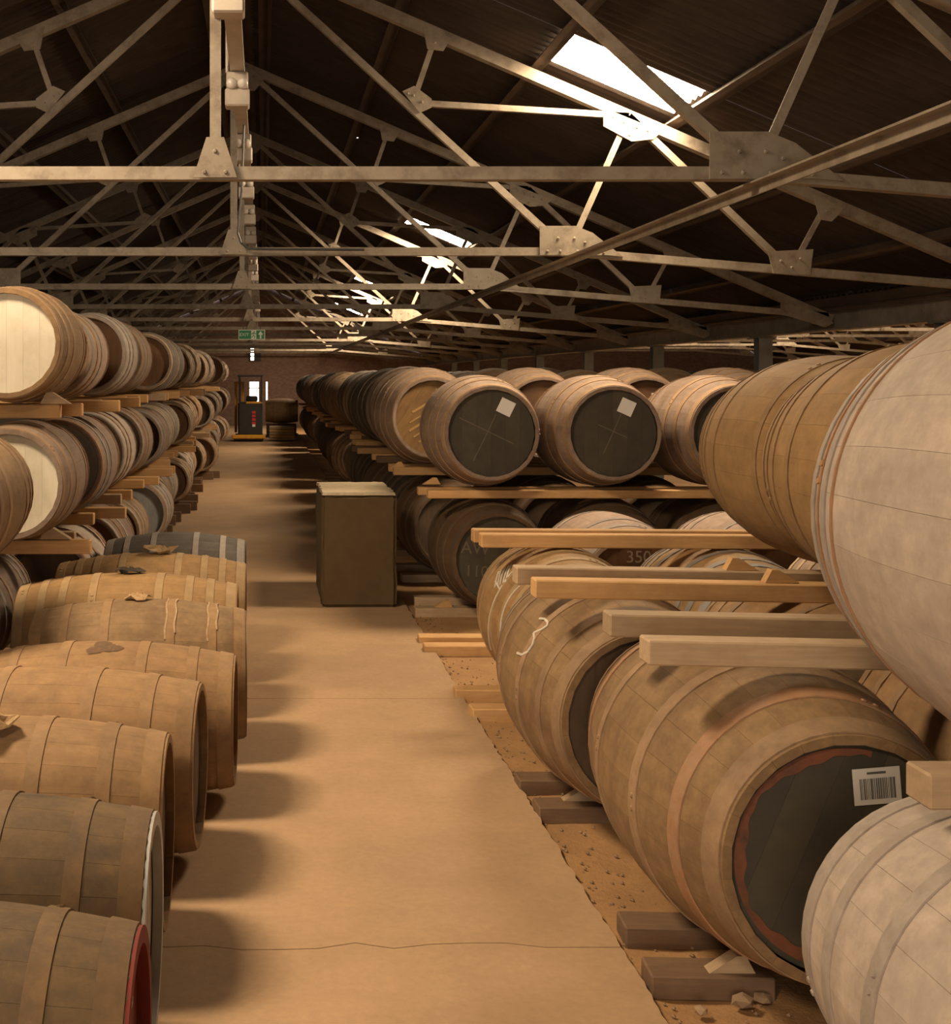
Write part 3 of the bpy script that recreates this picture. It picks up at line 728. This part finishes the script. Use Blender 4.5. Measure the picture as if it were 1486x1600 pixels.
# ---- timber rails and blocks ------------------------------------------------
def rail(x0, x1, y, z, label, mat='sawn_timber', wd=.10, ht=.085, rz_=0, ry=0, group='timber rails', name='timber_rail'):
    L = x1-x0
    mb = box_me(L, wd, ht, .006)
    o = obj(name, mb, mat, None, (x0+L/2*math.cos(rz_), y, z), (0, ry, rz_), label=label, cat='timber', group=group)
    return o
RT = 'timber rails of the right-hand stow'
def wedge(x, y, z, label, s=1, mat='sawn_timber', sc=1., group='wooden wedges'):
    me = MB().prism([(-.1, 0), (.1, 0), (.06, .075), (.02, .075)] if s > 0 else [(-.1, 0), (.1, 0), (-.02, .075), (-.06, .075)], -.035, .035).me('wooden_wedge')
    o = obj('wooden_wedge', me, mat, None, (x, y, z), label=label, cat='wedge', group=group); o.scale = (sc, sc, sc); return o
RR = {1: (1.099, 4.29, 4.76, 1.305, 1.305, 'grey_timber'), 2: (1.066, 5.80, 6.18, 1.25, 1.24, 'sawn_timber'), 3: (1.022, 7.96, 8.2, 1.38, 1.37, 'sawn_timber'), 5: (1.046, 11.05, 11.35, 1.45, 1.40, 'sawn_timber')}
for r_, (zb, ya, yb, xa, xb, mt) in RR.items():
    for nm, yy, xx in (('front', ya, xa), ('back', yb, xb)):
        rail(xx, xx+(2.6 if r_ < 5 else 5.6), yy, zb, '%s timber rail between the tiers of the %s row on the right' % (nm, ORD[r_]), mt if nm == 'front' or r_ != 2 else 'grey_timber', .11, .085 if r_ < 5 else .072, 0, math.radians({1: 1.2, 2: 1.0, 3: .35}.get(r_, 0)), RT)
rail(1.665, 3.2, 3.18, 1.02, 'pale timber rail end on top of the grey cask at the bottom right', 'grey_timber', .12, .09, group=RT)
rail(1.7, 3.2, 2.6, 1.02, 'second timber rail in front on top of the grey cask at the bottom right', 'grey_timber', .12, .09, group=RT)
for nm, yy in (('front', 13.1), ('back', 13.6)):
    rail(1.36, 6.6, yy, 1.093, '%s timber rail between the tiers of the seventh row on the right' % nm, 'sawn_timber', .11, .085, 0, 0, RT)
for j, y in enumerate(rows_r):
    for nm, dy in (('front', -.25), ('back', .25)):
        rail(ROWX[j]-(.5 if j < 2 else .32)+rr.uniform(-.12, .1), ROWX[j]+(4.8 if j < 2 else 2.6), y+dy, 1.088, '%s timber rail between the tiers of the %s row on the right' % (nm, ORD[7+j]), 'sawn_timber' if (j*2+(dy > 0)) % 3 else 'dark_timber', .11, .08, 0, 0, RT)
# floor bearers under the casks
FB = {1: (4.36, 4.74, 1.34, 1.36), 2: (6.06, 6.46, 1.32, 1.31), 3: (7.87, 8.22, 1.30, 1.27), 4: (9.66, 9.98, 1.24, 1.24), 5: (11.25, 11.75, 1.36, 1.42), 6: (13.2, 13.8, 1.45, 1.45)}
for r_, (ya, yb, xa, xb) in FB.items():
    for nm, yy, xx in (('front', ya, xa), ('back', yb, xb)):
        rail(xx, xx+(.42 if r_ < 3 else 4.0), yy, -.04, '%s floor bearer under the %s row of casks on the right' % (nm, ORD[r_]), 'dark_timber' if r_ < 3 else ('sawn_timber' if r_ in (3, 4) else 'grey_timber'), .15, .085, rr.uniform(-.05, .02), 0, RT)
for j, y in enumerate(rows_r[:8]):
    rail(ROWX[j]-.45, ROWX[j]+2, y-.3, -.04, 'dark floor bearer under the %s row of casks on the right' % ORD[7+j], 'dark_timber', .12, .08, 0, 0, RT)
for (x, y, z, lab, mt) in ((1.62, 4.34, .045, 'stone-grey wedge chocking the big barcode cask at its front', 'grey_timber'), (1.54, 6.10, .045, 'wedge chocking the chalk-marked cask of the third row', 'grey_timber'),
    (2.36, 6.18, 1.156, 'orange wedge on the back rail under the brown upper cask', 'sawn_timber'), (2.40, 5.80, 1.156, 'orange wedge on the front rail under the brown upper cask', 'sawn_timber'),
    (1.62, 11.25, .045, 'wedge on the floor bearer by the scrawled dark cask', 'sawn_timber'), (1.52, 11.32, 1.145, 'wedge under the end cask with the chalk cross', 'sawn_timber'),
    (1.40, 13.1, 1.17, 'wedge under the gold headed cask of the seventh row', 'sawn_timber')):
    wedge(x, y, z, lab, -1 if z > 1 and y < 7 else 1, mt, .8)

# ---- concrete block in the aisle
def block():
    bm = bmesh.new(); bmesh.ops.create_cube(bm, size=1)
    for v_ in bm.verts: v_.co = Vector((v_.co.x*.69, v_.co.y*1.2, (v_.co.z+.5)*1.035))
    bmesh.ops.bevel(bm, geom=list(bm.edges), offset=.03, segments=2, affect='EDGES')
    bmesh.ops.subdivide_edges(bm, edges=list(bm.edges), cuts=4, use_grid_fill=True)
    q = random.Random(4)
    for v_ in bm.verts:
        if v_.co.z > .03: v_.co += Vector((q.uniform(-.007, .007), q.uniform(-.005, .005), q.uniform(-.004, .004)))
    me = bpy.data.meshes.new('concrete_block'); bm.to_mesh(me); bm.free(); me.materials.append(None); return me
cb = empty('concrete_block', (.876, 12.05, 0), label='upright dark concrete block standing at the right edge of the aisle', cat='concrete block')
obj('body', block(), 'block_concrete', cb)
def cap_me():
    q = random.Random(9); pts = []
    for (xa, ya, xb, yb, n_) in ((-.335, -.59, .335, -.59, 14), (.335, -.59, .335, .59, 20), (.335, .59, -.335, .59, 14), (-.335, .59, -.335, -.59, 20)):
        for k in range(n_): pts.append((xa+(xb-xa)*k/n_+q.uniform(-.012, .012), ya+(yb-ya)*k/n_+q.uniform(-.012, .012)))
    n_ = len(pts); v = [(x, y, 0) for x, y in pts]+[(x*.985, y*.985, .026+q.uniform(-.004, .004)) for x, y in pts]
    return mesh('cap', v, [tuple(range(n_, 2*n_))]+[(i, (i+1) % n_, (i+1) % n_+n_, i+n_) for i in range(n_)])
obj('skylit_crumbling_top', cap_me(), 'skylit_concrete', cb, (0, 0, 1.03), label='crumbling top skin with skylight painted in')  # rough crumbling skin; its paleness is skylight put into the colour

# ---- left-hand stow ---------------------------------------------------------
LG = 'casks of the left-hand stow'
LWOOD = ['oak_stack', 'oak_dusty', 'oak_weathered', 'oak_rose', 'oak_stack', 'oak_grey']
LHOOP = ['hoop_rust', 'hoop_steel', 'hoop_dust', 'hoop_grey', 'hoop_pale']
LHEAD = ['head_brown', 'head_umber', 'head_tan', 'head_slate']
NMW = {'oak_stack': 'tan', 'oak_dusty': 'dusty brown', 'oak_weathered': 'weathered', 'oak_rose': 'rose-brown', 'oak_grey': 'grey', 'oak_slate': 'slate', 'oak_yellow': 'yellow'}
ql = random.Random(21)
ZL = [.55, 1.44, 2.325]; TN = ['floor', 'middle', 'top']
LB = dict(R=.385, rc=.345, L=1.16)
cask(-1.70, 6.75, ZL[1]-.0, 'tan cask cut by the left edge, middle tier of the left stack', 'oak_weathered', 'hoop_dust', 'head_tan', hoops=H6, **LB)
cask(-1.97, 6.75, ZL[0], 'cask on the floor tier at the left edge behind the aisle casks', 'oak_weathered', 'hoop_dust', 'head_tan', hoops=H6, **LB)
for r_ in range(1, 23):
    y = 8.40+1.62*(r_-1)
    shift = 0 if r_ < 5 else .10+.10*math.sin(r_*1.7)
    for tier in range(3):
        wd = LWOOD[ql.randrange(6)]; hp = [LHOOP[ql.randrange(5)] for _ in range(3)]; hd = LHEAD[ql.choice((0, 0, 1, 1, 2, 3))]
        x = -1.62+shift+ql.uniform(-.04, .05); z = ZL[tier]; lod = 1 if r_ < 8 else 0
        dims = dict(LB)
        if r_ > 1 and ql.random() < .4: dims.update(R=.355, rc=.315, L=1.02); z -= .03
        if r_ > 4: x += ql.uniform(-.08, .06)
        if r_ == 1 and tier == 2: hd = 'head_cream'; wd = 'oak_weathered'; hp = 'hoop_dust'; lod = 2; lab = 'cask with cream painted head at the top left, top tier'; x = -1.625
        elif r_ == 1 and tier == 1: hd = 'head_cream'; wd = 'oak_dusty'; hp = 'hoop_dust'; lod = 2; lab = 'cask with cream painted head at the left, middle tier'; x = -1.60
        else: lab = '%s cask, %s tier of the left stack, %s row back' % (NMW[wd], TN[tier], ORD[r_])
        if r_ == 1 and tier == 0: x = -2.02
        if r_ == 3 and tier == 2: wd = 'oak_grey'; hp = 'hoop_steel'; hd = 'head_brown'; lab = 'grey cask with blue-grey hoops, top tier of the left stack, fourth row'
        cask(x, y+ql.uniform(-.03, .03), z, lab, wd, hp, hd, lod=lod, group=LG if 'stack' in lab else None, roll=ql.uniform(0, 6), **dims)
        if r_ >= 5 and tier == 2 and r_ % 2 == 1:
            cask(x-.82, y, z+.06, '%s cask second in from the aisle, top left tier, %s row' % (NMW[wd], ORD[r_]), wd, hp, 'head_slate', lod=1 if r_ < 8 else 0, group=LG, **dims)
        if r_ <= 14:
            for nm, dy in (('front', -.22), ('back', .22)):
                zz = ZL[tier]-.385-.098 if tier else -.005
                if tier == 0 and r_ < 2: continue
                ex = -1.33+shift+ql.choice((0, .03, .08, .2))
                rail(ex-1.6, ex, y+dy, zz, '%s timber rail under the %s tier of the left stack, %s row' % (nm, TN[tier], ORD[r_]),
                     ('sawn_timber' if ql.random() < .7 else 'grey_timber') if tier else 'dark_timber', .09, .09 if tier else .15, 0, 0, 'timber rails of the left-hand stow')
wedge(-1.36, 8.18, ZL[2]-.388, 'wedge under the cream headed cask on the top left tier', -1, 'grey_timber')
wedge(-1.36, 8.18, ZL[1]-.388, 'wedge under the cream headed cask on the middle left tier', -1, 'grey_timber')

# ---- row of casks lying across on the left of the aisle ---------------------
XR = -PI/2
def floor_cask(xr, y, label, R, rc, L, wood, hoop, head, hoops=H6, yaw=0., lod=2, zc=None):
    # local -y (front head) faces +x, towards the aisle
    a = PI/2+yaw
    cx = xr-L/2*math.cos(yaw); cyy = y-L/2*math.sin(yaw)*0
    return cask(cx, cyy, R+.004 if zc is None else zc, label, wood, hoop, head, R=R, rc=rc, L=L, hoops=hoops, lod=lod, rz_=a, front=True, back=True, N_st=24)
FC = []
FC.append(floor_cask(-.30, 2.98, 'nearest aisle cask with red rimmed, white lettered head, bottom left corner', .415, .345, 1.3, 'oak_olive', ['hoop_olive'], 'head_red', HN))
FC.append(floor_cask(-.335, 3.81, 'olive stained aisle cask with pale grey head, second from the bottom left corner', .41, .345, 1.3, 'oak_olive', ['hoop_olive'], 'head_greywhite', HN))
FC.append(floor_cask(-.355, 4.645, 'tan aisle cask with a torn cloth bung, third from the bottom left corner', .415, .345, 1.3, 'oak_tan', ['hoop_tan'], 'head_umber', HN))
FC.append(floor_cask(-.275, 5.48, 'tan aisle cask showing its dark grey head, fourth from the bottom left corner', .412, .345, 1.3, 'oak_tan', ['hoop_tan'], 'head_umber', HN, yaw=-.05))
FC.append(floor_cask(-.14, 6.285, 'tan aisle cask with dark spill stain round its bung, fifth from bottom left', .385, .315, 1.3, 'oak_tan', ['hoop_tan'], 'head_umber', HN, yaw=-.02))
FC.append(floor_cask(-.10, 7.10, 'aisle cask with blackened left end and white lime streaks', .42, .35, 1.2, 'oak_greytan', ['hoop_tan'], 'head_umber', HN, yaw=.03))
FC.append(floor_cask(-.165, 7.96, 'bright yellow oak aisle cask with eight pale hoops, nearer of the pair', .428, .35, 1.38, 'oak_yellow', ['hoop_cream'], 'head_brown', H8))
FC.append(floor_cask(-.125, 8.83, 'yellow oak aisle cask with rag bung, farther of the pair with pale hoops', .432, .352, 1.32, 'oak_yellow', ['hoop_cream'], 'head_brown', H8))
FC.append(floor_cask(-.14, 9.725, 'dark grey-brown aisle cask farthest along the row on the floor', .45, .38, 1.08, 'oak_slate', ['hoop_steel', 'hoop_grey', 'hoop_steel'], 'head_umber', HN))
def rag(t, R, y, sc, mat, seed, label, ang=0.):
    q = random.Random(seed); n = 12; v = [(0, 0, .03)]; f = []
    for ring, (r, z) in enumerate(((.035, .045), (.075, .012), (.11, .03))):
        for k in range(n):
            a = 2*PI*k/n; rr_ = r*q.uniform(.65, 1.25)*sc; v.append((rr_*math.cos(a)*.8, rr_*math.sin(a)*1.3, (z+q.uniform(-.012, .04))*sc))
    for k in range(n): f.append((0, 1+k, 1+(k+1) % n))
    for ring in range(2):
        for k in range(n):
            a, b_ = 1+ring*n, 1+(ring+1)*n; f.append((a+k, b_+k, b_+(k+1) % n, a+(k+1) % n))
    o = obj('bung_cloth', mesh('bung_cloth', v, f), mat, t, (R*math.sin(ang), y, R*(1+math.cos(ang))-.004), (0, ang, 0), label=label)
    m_ = o.modifiers.new('thickness', 'SOLIDIFY'); m_.thickness = .004
    return o
rag(FC[2], .415, .03, 1.1, 'hessian', 1, 'torn hessian bung cloth', -.25)
rag(FC[6], .428, -.0, .62, 'dark_rag', 2, 'dark rag in the bung hole')
rag(FC[7], .432, -.05, .8, 'hessian', 3, 'dry hessian bung cloth')
rag(FC[5], .42, .02, .6, 'hessian', 6, 'hessian bung cloth')
# spill stain on fifth cask, lying close on the staves
def stain_patch(R, rc, L, a0, a1, y0, y1, seed):
    q = random.Random(seed); v = []; f = []; n = 26; h = L/2
    c = ((a0+a1)/2, (y0+y1)/2); v.append(c); pts = []
    for k in range(n):
        a = 2*PI*k/n; s_ = .75+.22*math.sin(3*a+1)+q.uniform(-.1, .1); pts.append((c[0]+(a1-a0)/2*s_*math.cos(a), c[1]+(y1-y0)/2*s_*math.sin(a)))
    def P3(p_):
        r = prof_r(p_[1]/h, R, rc)+.0025; return (r*math.sin(p_[0]), p_[1], r*math.cos(p_[0]))
    rings = [[(c[0]+(p_[0]-c[0])*s_, c[1]+(p_[1]-c[1])*s_) for p_ in pts] for s_ in (.35, .7, 1)]
    vs = [P3(c)]+[P3(p_) for r in rings for p_ in r]
    for k in range(n): f.append((0, 1+k, 1+(k+1) % n))
    for i in range(2):
        for k in range(n): f.append((1+i*n+k, 1+(i+1)*n+k, 1+(i+1)*n+(k+1) % n, 1+i*n+(k+1) % n))
    return mesh('spill_stain', vs, f, True)
obj('spill_stain', stain_patch(.385, .315, 1.3, -.45, .05, -.10, .10, 5), 'stain_dark', FC[4], (0, 0, .385), label='dark spill stain')
# red rim and lettering of the nearest head
def ring_me(r0, r1, y0, y1, n=40):
    v = []; f = []
    for r, y in ((r0, y0), (r1, y0), (r1, y1), (r0, y1)):
        for k in range(n): v.append((r*math.cos(2*PI*k/n), y, r*math.sin(2*PI*k/n)))
    for i in range(4):
        for k in range(n): f.append((i*n+k, i*n+(k+1) % n, ((i+1) % 4)*n+(k+1) % n, ((i+1) % 4)*n+k))
    return mesh('rim', v, f, True)
obj('painted_rim', ring_me(.306, .347, -.652, -.60), 'head_red', FC[0], (0, 0, .415), label='glossy red painted chime')
hy0 = on_head(1.3, .415)
surf('white_paint', (.62, .56, .50), (.5, .44, .38), None, grain=(8, 8, 8), bstr=0, var=.02)
# painted bands of white lettering seen edge-on
mb = MB(); q = random.Random(8)
for (z, hgt, n_) in ((.15, .09, 7), (.02, .11, 6), (-.13, .09, 7)):
    x = -.22
    for k in range(n_):
        w_ = q.uniform(.035, .05)
        for st in q.choice(([[(0, 0), (0, 1)], [(0, 1), (1, 1)], [(0, .5), (.8, .5)]], [[(0, 0), (0, 1), (1, 0), (1, 1)]], [[(0, 0), (.5, 1), (1, 0)], [(.2, .4), (.8, .4)]], [[(1, 1), (0, 1), (0, 0), (1, 0)]], [[(0, 0), (0, 1), (1, 1), (1, 0), (0, 0)]])):
            r_ = ribbon([(x+p_[0]*w_, z+(p_[1]-.5)*hgt) for p_ in st], .009, 0); mb.add(r_.v, r_.f)
        x += w_+.02
obj('white_lettering', mb.me('white_lettering'), 'white_paint', FC[0], (0, hy0, .415), label='white painted lettering on the red head')
# light blue-white rim of the second head
surf('pale_rim', (.48, .50, .50), (.38, .39, .38), (.3, .22, .15), .5, grain=(4, 4, 4), rough=.5, bstr=.05, var=.02)
obj('painted_rim', ring_me(.306, .347, -.652, -.62), 'pale_rim', FC[1], (0, 0, .41), label='pale blue-grey chime')
# second hero details: lime streak patches on sixth cask
surf('lime', (.46, .34, .21), (.28, .17, .085), None, grain=(16, 16, 16), bstr=0, var=.02)
for y_, a0, n_ in ((-.155, -.9, 12), (-.205, -.8, 10), (-.385, -.9, 11), (-.435, -.7, 8)):
    st = [(a0+.14*k, y_+.005*math.sin(k*1.7)) for k in range(n_)]
    obj('lime_streak', side_ribbon([st], .010, .42, .35, 1.2).me('lime_streak'), 'lime', FC[5], (0, 0, .42), label='white lime streak')

# ================================================================ far end of the aisle
t = empty('forklift_truck', (-.50, 41.8, 0), label='black and yellow reach truck parked at the far end of the aisle', cat='forklift')
obj('body', box_me(.82, 1.3, 1.12, .05), 'dark_paint', t, (.05, .6, .2))
obj('chassis_bumper', box_me(1.12, .16, .13, .02), 'yellow_paint', t, (0, -.1, .1))
obj('skirt', box_me(1.0, 1.4, .12, .02), 'dark_paint', t, (0, .6, .04))
for sx_ in (-1, 1):
    obj('mast_rail', box_me(.09, .12, 1.75, .01), 'yellow_paint', t, (-.46 if sx_ < 0 else -.22, 1.3, .25))
    for yy in (.1, 1.2):
        obj('wheel', MB().tube([(-.05, 0, 0), (.05, 0, 0)], .11, 14).me('wheel'), 'rubber', t, (sx_*.42, yy, .11))
    obj('guard_post', box_me(.05, .05, .85, .01), 'dark_paint', t, (.05+sx_*.37, .1, 1.32))
    obj('guard_post', box_me(.05, .05, .85, .01), 'dark_paint', t, (.05+sx_*.37, 1.1, 1.32))
obj('overhead_guard', box_me(.86, 1.2, .06, .01), 'dark_paint', t, (.05, .6, 2.17))
obj('mast_crossbar', box_me(.36, .1, .1, .01), 'yellow_paint', t, (-.34, 1.28, 1.9))
obj('hood_edge', box_me(.5, .1, .07, .01), 'yellow_paint', t, (.16, -.02, 1.27))
obj('seat_back', box_me(.4, .12, .2, .04), 'rubber', t, (.1, .75, 1.32))
mb = MB()
for k in range(4): mb.box((0, 0, k*.12), (.12, .006, .085))
obj('decal', mb.me('decal'), 'red_paint', t, (.17, -.054, .62), label='red vertical lettering on the hood')
obj('decal', box_me(.1, .005, .08, 0), 'sign_white', t, (.17, -.054, .50), label='small white sticker')
p_ = empty('wooden_pallet', (.62, 42.6, 0), label='stack of pale boards on the floor right of the forklift', cat='pallet')
for k in range(5): obj('board', box_me(.86, .9, .085, .01), 'sawn_timber' if k % 2 else 'grey_timber', p_, (0, 0, .02+k*.095))
cask(.66, 46.0, .92, 'pale cask lying across the far aisle end right of the forklift', 'oak_tan', 'hoop_dust', 'head_tan', R=.46, rc=.39, L=1.2, lod=1, rz_=PI/2)
rail(.1, 1.2, 45.75, 0, 'dark beam under the far cask across the aisle end', 'dark_timber', .14, .45)
rail(.1, 1.2, 46.25, 0, 'second dark beam under the far cask across the aisle end', 'dark_timber', .14, .45)
# exit sign under the sixth truss
t = empty('exit_sign', (RX, 29.05, EYE+.91), label='green and white emergency exit sign hanging above the aisle', cat='sign')
obj('board', box_me(.62, .02, .235, .004), 'sign_white', t)
obj('green_panel', box_me(.585, .004, .2, 0), 'sign_green', t, (0, -.0125, .0175))
obj('sign_text', text_mesh('EXIT', .105), 'sign_white', t, (-.175, -.0155, .1175), (PI/2, 0, 0), label='white word EXIT')
mb = MB()
mb.prism([(-.06, .02), (.06, .02), (.06, .215), (-.06, .215)], 0, .002)
obj('pictogram_field', mb.me('pictogram_field'), 'sign_white', t, (.045, -.0165, 0))
mb = MB().prism([(.015*math.cos(k*PI/5)+.01, .185+.015*math.sin(k*PI/5)) for k in range(10)], 0, .002)
for pts in ([(.0, .165), (-.008, .105)], [(-.008, .105), (.03, .08), (.02, .04)], [(-.008, .105), (-.03, .07), (-.05, .06)], [(0, .16), (.035, .135), (.05, .15)], [(0, .16), (-.035, .15), (-.045, .12)]):
    q = ribbon(pts, .016, .002); mb.add(q.v, q.f)
obj('running_figure', mb.me('running_figure'), 'sign_green', t, (.045, -.0190, 0))
obj('arrow', MB().prism([(-.02, .03), (.02, .03), (.02, .12), (.06, .12), (0, .205), (-.06, .12), (-.02, .12)], 0, .002).me('arrow'), 'sign_white', t, (.205, -.0165, 0), label='white arrow pointing up')
for s in (-1, 1): obj('hanger', MB().tube([(s*.2, 0, .235), (s*.2, 0, .30)], .006, 6).me('hanger'), 'dark_paint', t)

# ================================================================ loose stones by the slab edge
q = random.Random(17)
def pebble(r, seed):
    bm = bmesh.new(); bmesh.ops.create_icosphere(bm, subdivisions=1, radius=r); k = random.Random(seed)
    for v_ in bm.verts: v_.co = Vector((v_.co.x*k.uniform(.8, 1.3), v_.co.y*k.uniform(.7, 1.1), v_.co.z*k.uniform(.5, .8)))
    me = bpy.data.meshes.new('stone'); bm.to_mesh(me); bm.free(); me.materials.append(None); return me
for i, (x, y, r, lab) in enumerate(((1.62, 4.22, .04, 'fist-sized stone in front of the floor bearer of the barcode cask'), (1.46, 4.17, .028, 'small stone left of the fist-sized one, by the slab edge'), (1.70, 4.25, .032, 'brown clod tucked under the barcode cask'))):
    obj('loose_stone', pebble(r, i), 'stone', None, (x, y, -.02+r*.4), label=lab, cat='stone', group='loose stones')
mb = MB()
for k in range(420):
    y = q.uniform(2.6, 12) ; x = 1.34+abs(q.gauss(0, .16)); r = q.uniform(.003, .011); z = -.034+.008*math.sin(x*7+y*3)*math.sin(y*5.3-x*2)+r*.6
    vs = [(x+r*q.uniform(.7, 1.3), y, z), (x-r, y+r*.3, z), (x, y+r, z), (x+r*.2, y-r, z), (x, y, z+r*q.uniform(.6, 1)), (x, y, z-r)]
    mb.add(vs, [(0, 2, 4), (2, 1, 4), (1, 3, 4), (3, 0, 4), (2, 0, 5), (1, 2, 5), (3, 1, 5), (0, 3, 5)])
obj('gravel', mb.me('gravel'), 'stone', None, label='fine grit and crumbs along the broken edge of the slab', cat='gravel', kind='stuff')
